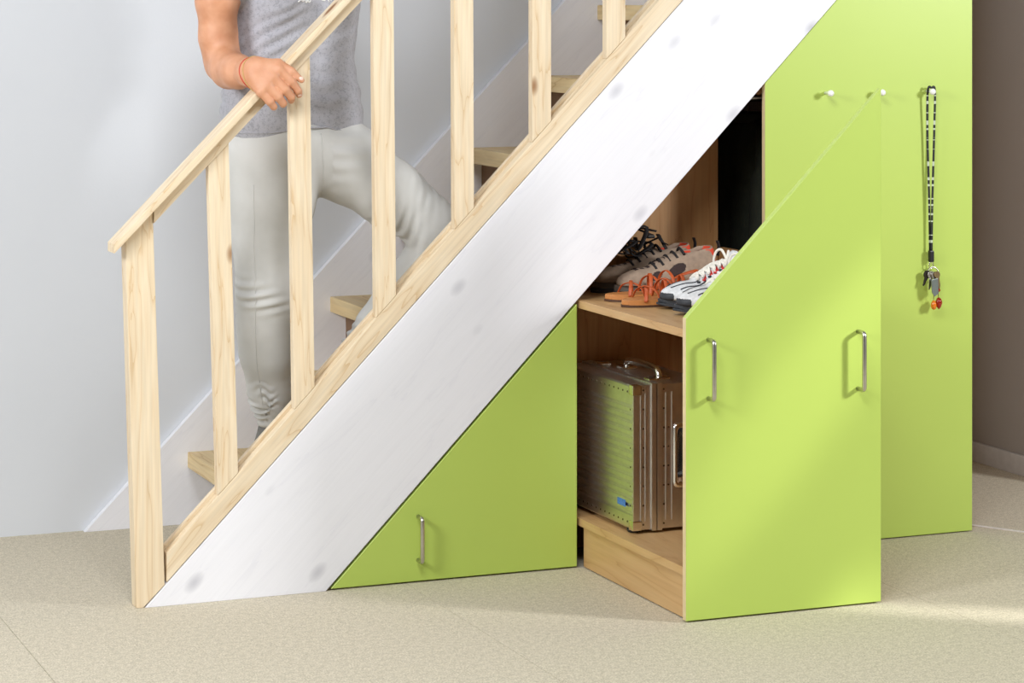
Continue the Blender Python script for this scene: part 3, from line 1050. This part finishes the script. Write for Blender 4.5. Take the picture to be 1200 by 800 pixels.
dip = [(-.727, -.036, 1.180), (-.744, -.038, 1.165), (-.763, -.037, 1.151), (-.785, -.034, 1.143)]
tip = [(-.721, -.025, 1.170), (-.740, -.025, 1.157), (-.760, -.025, 1.147), (-.781, -.024, 1.142)]
rad = [(.0138, .0112, .0104, .0093, .0080), (.0142, .0115, .0106, .0095, .0082), (.0140, .0110, .0102, .0090, .0078), (.0132, .0100, .0092, .0082, .0072)]
for i in range(4):
    r = rad[i]
    B.cone(meta[i], mcp[i], .0165, r[0] - .0005, .014)
for i in range(4):
    r = rad[i]
    B.cone(mcp[i], pip[i], r[1] + .001, r[1], .0032)
    B.cone(pip[i], dip[i], r[2] + .0005, r[3], .0025)
    B.cone(dip[i], tip[i], r[3], r[4], .0025)
B.cone((-.812, -.004, 1.238), (-.770, -.018, 1.243), .0165, .0125, .010)        # thumb
B.cone((-.770, -.018, 1.243), (-.742, -.032, 1.225), .0118, .0102, .003)
B.cone((-.742, -.032, 1.225), (-.719, -.039, 1.204), .0100, .0070, .003)
# left arm folded behind her back
B.cone(T(-.545, .335, 1.49), T(-.470, .365, 1.495), .064, .056, .05)
B.chain([(T(-.470, .365, 1.495), .056), (T(-.490, .43, 1.39), .046), (T(-.525, .470, 1.27), .038), (T(-.575, .480, 1.17), .030), (T(-.61, .475, 1.10), .024)], .025)
B.chain([(T(-.61, .475, 1.10), .024), (T(-.63, .472, 1.06), .026)], .02)
P, Q = B.mesh('body')
P = relax(P, Q, 1, .4)
pe = link('person', mesh_from('person', P, Q), skin, None, smooth=True)
tag(pe, 'person in grey T-shirt and pale jeans climbing stairs with a hand on the rail', 'person')
bvh = BVHTree.FromPolygons([tuple(p) for p in P], [tuple(int(i) for i in q) for q in Q])

def wear(name, P, Q, mat):
    o = link(name, mesh_from(name, P, Q), mat, pe, smooth=True)
    return o

# T-shirt
def tee_mat():
    k = NT('heather_grey_jersey')
    mp = k.coords((1, 1, 1))
    a = k.n('ShaderNodeTexNoise', i_Scale=330, i_Detail=3)
    b = k.n('ShaderNodeTexNoise', i_Scale=120, i_Detail=3)
    k.l(mp, 0, a, 'Vector'); k.l(mp, 0, b, 'Vector')
    ad = k.n('ShaderNodeMath', operation='ADD')
    k.l(a, 'Fac', ad, 0); k.l(b, 'Fac', ad, 1)
    rp = k.ramp([(.80, rgb(156, 157, 165)), (1.1, rgb(178, 178, 186))])
    k.l(ad, 0, rp, 0)
    k.l(rp, 0, k.p, 'Base Color')
    k.p.inputs['Roughness'].default_value = .9
    k.p.inputs['Sheen Weight'].default_value = .2
    bp = k.n('ShaderNodeBump', i_Strength=.3, i_Distance=.0012)
    k.l(a, 'Fac', bp, 'Height'); k.l(bp, 0, k.p, 'Normal')
    return k.m
tee_m = tee_mat()
S = Field((-.97, .08, 1.02), (-.36, .58, 1.62), .0042)
torso_cols(S, LV, .05, .004)
for s in (-1, 1):
    S.cone(LV[4][0] + .07 * s * Rv + .055 * Fv, LV[4][0] + .07 * s * Rv + .060 * Fv + T(0, 0, -.01), .050, .050, .05)
S.cone(T(-.712, .288, 1.49), T(-.800, .248, 1.500), .078, .070, .04)
S.cone(T(-.800, .248, 1.50), T(-.832, .232, 1.435), .069, .066, .03)
S.cone(T(-.548, .335, 1.49), T(-.470, .365, 1.495), .076, .067, .04)
S.cone(T(-.470, .365, 1.495), T(-.482, .40, 1.43), .067, .062, .03)
S.cut((-.63, .315, 1.058), (-.06, .12, -1))
S.cone(T(-.632, .312, 1.50), T(-.632, .312, 1.70), .066, .078, .012, sub=True)
S.cone(T(-.632, .312, 1.535) + .05 * Fv, T(-.632, .312, 1.62) + .07 * Fv, .052, .06, .012, sub=True)
S.cut((-.63, .30, 1.612), (.0, 0, 1))
P, Q = S.mesh('tee')
P = relax(P, Q, 3)
N = normals(P, Q)
x, y, z = P.T
fold = .0022 * (.6 + .8 * np.sin(19 * x + 11 * z + 2 * np.sin(13 * y))) * np.sin(2 * np.pi * (z + .22 * (x + .63) + .012 * np.sin(40 * x)) / .046) * np.exp(-((z - 1.17) / .085) ** 2)
fold += .0016 * (.5 + .9 * np.sin(17 * x - 9 * z)) * np.sin(2 * np.pi * (z - .5 * (x + .63) + .01 * np.sin(55 * y)) / .034) * np.exp(-((z - 1.30) / .08) ** 2)
P = P + N * fold[:, None]
tee = wear('t_shirt', P, Q, tee_m)
tbvh = BVHTree.FromPolygons([tuple(p) for p in P], [tuple(int(i) for i in q) for q in Q])
bm = bmesh.new()                                                                # white swirls printed on the chest
for k in range(7):
    u = -.055 + k * .016
    pts = []
    for j in range(9):
        a = j / 8 * 5.2 + k
        q = Vector(LV[4][0] + Fv * .13 + Rv * (-u + .006 * math.cos(a)) + T(0, 0, -.018 + .008 * math.sin(a)))
        h, n_, _, _ = tbvh.find_nearest(q)
        pts.append(h + n_ * .0003)
    add_tube(bm, pts, .0018, 6)
bm_obj('chest_print', bm, white_p, tee, smooth=True)
tube('hem_band', [tbvh.find_nearest(Vector(LV[0][0] + T(0, 0, -.018) + (.21 * math.cos(t)) * Rv + (.14 * math.sin(t)) * Fv))[0] for t in [k * math.pi / 24 for k in range(48)]], .0028, tee_m, tee, 6, True)

# jeans
def jean_mat():
    k = NT('pale_grey_denim')
    mp = k.coords((1, 1, 1))
    a = k.n('ShaderNodeTexNoise', i_Scale=700, i_Detail=2)
    b = k.n('ShaderNodeTexNoise', i_Scale=9, i_Detail=3)
    k.l(mp, 0, a, 'Vector'); k.l(mp, 0, b, 'Vector')
    rp = k.ramp([(.35, rgb(200, 200, 197)), (.65, rgb(212, 212, 210))])
    k.l(b, 'Fac', rp, 0)
    k.l(rp, 0, k.p, 'Base Color')
    k.p.inputs['Roughness'].default_value = .85
    bp = k.n('ShaderNodeBump', i_Strength=.25, i_Distance=.0008)
    k.l(a, 'Fac', bp, 'Height'); k.l(bp, 0, k.p, 'Normal')
    return k.m
jean_m = jean_mat()
J = Field((-.86, .02, .30), (-.18, .56, 1.10), .0042)
JL = [(T(-.632, .315, 1.085), .080, .090), (T(-.634, .315, 1.035), .084, .096)]
torso_cols(J, JL, .05)
LEG = [(T(-.694, .305, 1.02), .104), (T(-.690, .300, .945), .105), (T(-.694, .295, .880), .094), (T(-.706, .285, .790), .074), (T(-.708, .277, .715), .063), (T(-.708, .272, .665), .066), (T(-.704, .290, .590), .064), (T(-.698, .305, .520), .059), (T(-.685, .330, .430), .046), (T(-.668, .350, .340), .040)]
J.chain(LEG, .045)
LEG2 = [(T(-.560, .320, 1.015), .098), (T(-.495, .295, .985), .094), (T(-.400, .245, .910), .080), (T(-.300, .190, .828), .068)]
J.chain(LEG2, .03)
SHN = [(T(-.300, .190, .812), .066), (T(-.318, .225, .745), .056), (T(-.362, .280, .660), .057), (T(-.405, .340, .575), .049), (T(-.446, .385, .500), .042)]
J.chain(SHN, .014)
J.cut((-.667, .352, .338), (.05, .05, -1))
J.cut((-.63, .315, 1.092), (-.06, .12, 1))
P, Q = J.mesh('jeans')
P = relax(P, Q, 3)
N = normals(P, Q)
x, y, z = P.T
stand = (x < -.60) | (z > .99)
ang = np.arctan2(y - .29, x + .70)
f1 = np.where(x < -.60, .0044 * (.65 + .6 * np.sin(3 * ang + 31 * z)) * np.sin(2 * np.pi * (z + .010 * np.sin(2 * ang + .5)) / .026) * np.exp(-((z - .675) / .035) ** 2), 0)
f2 = np.where(x < -.60, .0044 * (.65 + .6 * np.sin(2 * ang + 43 * z)) * np.sin(2 * np.pi * (z + .008 * np.sin(3 * ang)) / .022) * np.clip((.47 - z) / .07, 0, 1), 0)
al = (x + .56) * .80 - (z - 1.01) * .60                                      # along the raised thigh
ac = (x + .56) * .60 + (z - 1.01) * .80
th = (x > -.56) & (z > .74)
f3 = np.where(th, .0026 * (.5 + .9 * np.sin(33 * ac + 14 * al)) * np.sin(2 * np.pi * (al + .35 * ac + .006 * np.sin(60 * y)) / .028) * np.exp(-((al - .235) / .06) ** 2), 0)
f4 = np.where(th, .0022 * (.4 + .8 * np.sin(21 * al + 9 * y)) * np.sin(2 * np.pi * (ac * .9 - .6 * al) / .04) * np.exp(-((al - .03) / .07) ** 2), 0)
sh = (x > -.50) & (z < .66)
f5 = np.where(sh, .0045 * np.sin(2 * np.pi * (z + .3 * x) / .024) * np.clip((.60 - z) / .06, 0, 1), 0)
P = P + N * (f1 + f2 + f3 + f4 + f5)[:, None]
jeans = wear('jeans', P, Q, jean_m)
jbvh = BVHTree.FromPolygons([tuple(p) for p in P], [tuple(int(i) for i in q) for q in Q])
dirs = Vector((-.62, -.78, 0))
pts = []
for (a, ra), (b, rb) in zip(LEG[1:], LEG[2:]):
    for k in range(6):
        c = Vector(a + (b - a) * k / 6)
        h = jbvh.ray_cast(c + dirs * .4, -dirs)
        if h[0]: pts.append(h[0] + dirs * .0002)
tube('side_seam', pts, .0013, jean_m, jeans, 6)
pts = []
for k in range(12):
    c = Vector((-.585 + .012 * (k / 11) ** 2, .1, 1.065 - .155 * k / 11))
    h = jbvh.ray_cast(c + Vector((0, -.3, 0)), Vector((0, 1, 0)))
    if h[0]: pts.append(h[0])
tube('fly_seam', pts, .0014, jean_m, jeans, 6)

# her shoes
shoe_m = plain('grey_canvas', rgb(120, 118, 114), .8, bump=.3, bscale=600)
def worn_shoe(ank, heel, ball, toe, zs):
    f = Field(np.minimum.reduce([ank, heel, ball, toe]) - .07, np.maximum.reduce([ank, heel, ball, toe]) + .07, .003)
    f.cone(ank, heel, .036, .032, .02)
    f.cone(heel, ball, .030, .036, .02)
    f.cone(ank, ball, .034, .030, .03)
    f.cone(ball, toe, .036, .026, .02)
    f.cut((0, 0, zs + .001), (0, 0, -1))
    P, Q = f.mesh('s')
    wear('shoe', relax(P, Q, 2), Q, shoe_m)
worn_shoe(T(-.664, .352, .330), T(-.682, .358, .285), T(-.612, .315, .222), T(-.565, .290, .216), .192)
worn_shoe(T(-.432, .384, .500), T(-.452, .400, .462), T(-.402, .362, .420), T(-.362, .335, .414), .3895)

# wrist cords
wa, wd_ = Vector((-.826, .004, 1.2235)), Vector((.01, -.20, .035)).normalized()
for k, (off, col) in enumerate(((0, rgb(196, 70, 44)), (.008, rgb(196, 160, 96)))):
    u = wd_.orthogonal().normalized(); v = wd_.cross(u)
    pts = []
    for j in range(40):
        a = 2 * math.pi * j / 40
        q = wa + wd_ * (off + .003 * math.sin(a + k))
        dr = u * math.cos(a) + v * math.sin(a)
        h = bvh.ray_cast(q + dr * .09, -dr)
        pts.append((h[0] if h[0] else q + dr * .03) + dr * .0006)
    tube('bracelet', pts, .0013, plain('bracelet_cord_%d' % k, col, .5), pe, 6, True)
# nails
nail_m = plain('finger_nail', rgb(244, 206, 190), .3)
for c, n_ in (((-.722, -.046, 1.209), (-.15, -.75, .6)), ((-.722, -.036, 1.168), (.5, -.8, -.1))):
    h, nn, _, _ = bvh.find_nearest(Vector(c))
    bm = bmesh.new()
    bmesh.ops.create_uvsphere(bm, u_segments=10, v_segments=6, radius=1)
    M_ = Matrix.Translation(h) @ nn.to_track_quat('Z', 'X').to_matrix().to_4x4() @ Matrix.Diagonal((.0048, .0052, .0010, 1))
    bmesh.ops.transform(bm, matrix=M_, verts=bm.verts)
    bm_obj('nail', bm, nail_m, pe, smooth=True)
# hair and eyes (above the frame)
H = Field(HC - .2, HC + .2, .005)
H.cone(HC + T(0, .022, .035), HC + T(.0, .030, -.01), .097, .086, .02)
H.chain([(HC + T(0, .075, -.02), .060), (HC + T(0, .085, -.09), .055), (HC + T(0, .078, -.15), .045)], .03)
for s in (-1, 1):
    H.chain([(HC + s * .070 * Rv + T(0, .035, .02), .034), (HC + s * .078 * Rv + T(0, .045, -.08), .032), (HC + s * .070 * Rv + T(0, .055, -.15), .026)], .03)
H.cone(HC + .12 * Fv + T(0, 0, -.02), HC + .10 * Fv + T(0, 0, -.12), .085, .09, .02, sub=True)
P, Q = H.mesh('hair')
wear('hair', relax(P, Q, 2), Q, plain('brown_hair', rgb(92, 62, 40), .5, var=.3, scale=120))
for s in (-1, 1):
    e = Vector(HC + .074 * Fv + s * .031 * Rv + T(0, 0, .012))
    ey = lathe('eye', [(.001, -.0095), (.0065, -.007), (.0095, 0), (.0065, .007), (.001, .0095)], e, white_p, pe, 'Z', 14)
    lathe('iris', [(.001, -.0045), (.0035, -.003), (.0050, 0), (.0035, .003), (.001, .0045)], e + Vector(Fv) * .0062, plain('brown_iris', rgb(62, 40, 26), .2), ey, 'Z', 12)
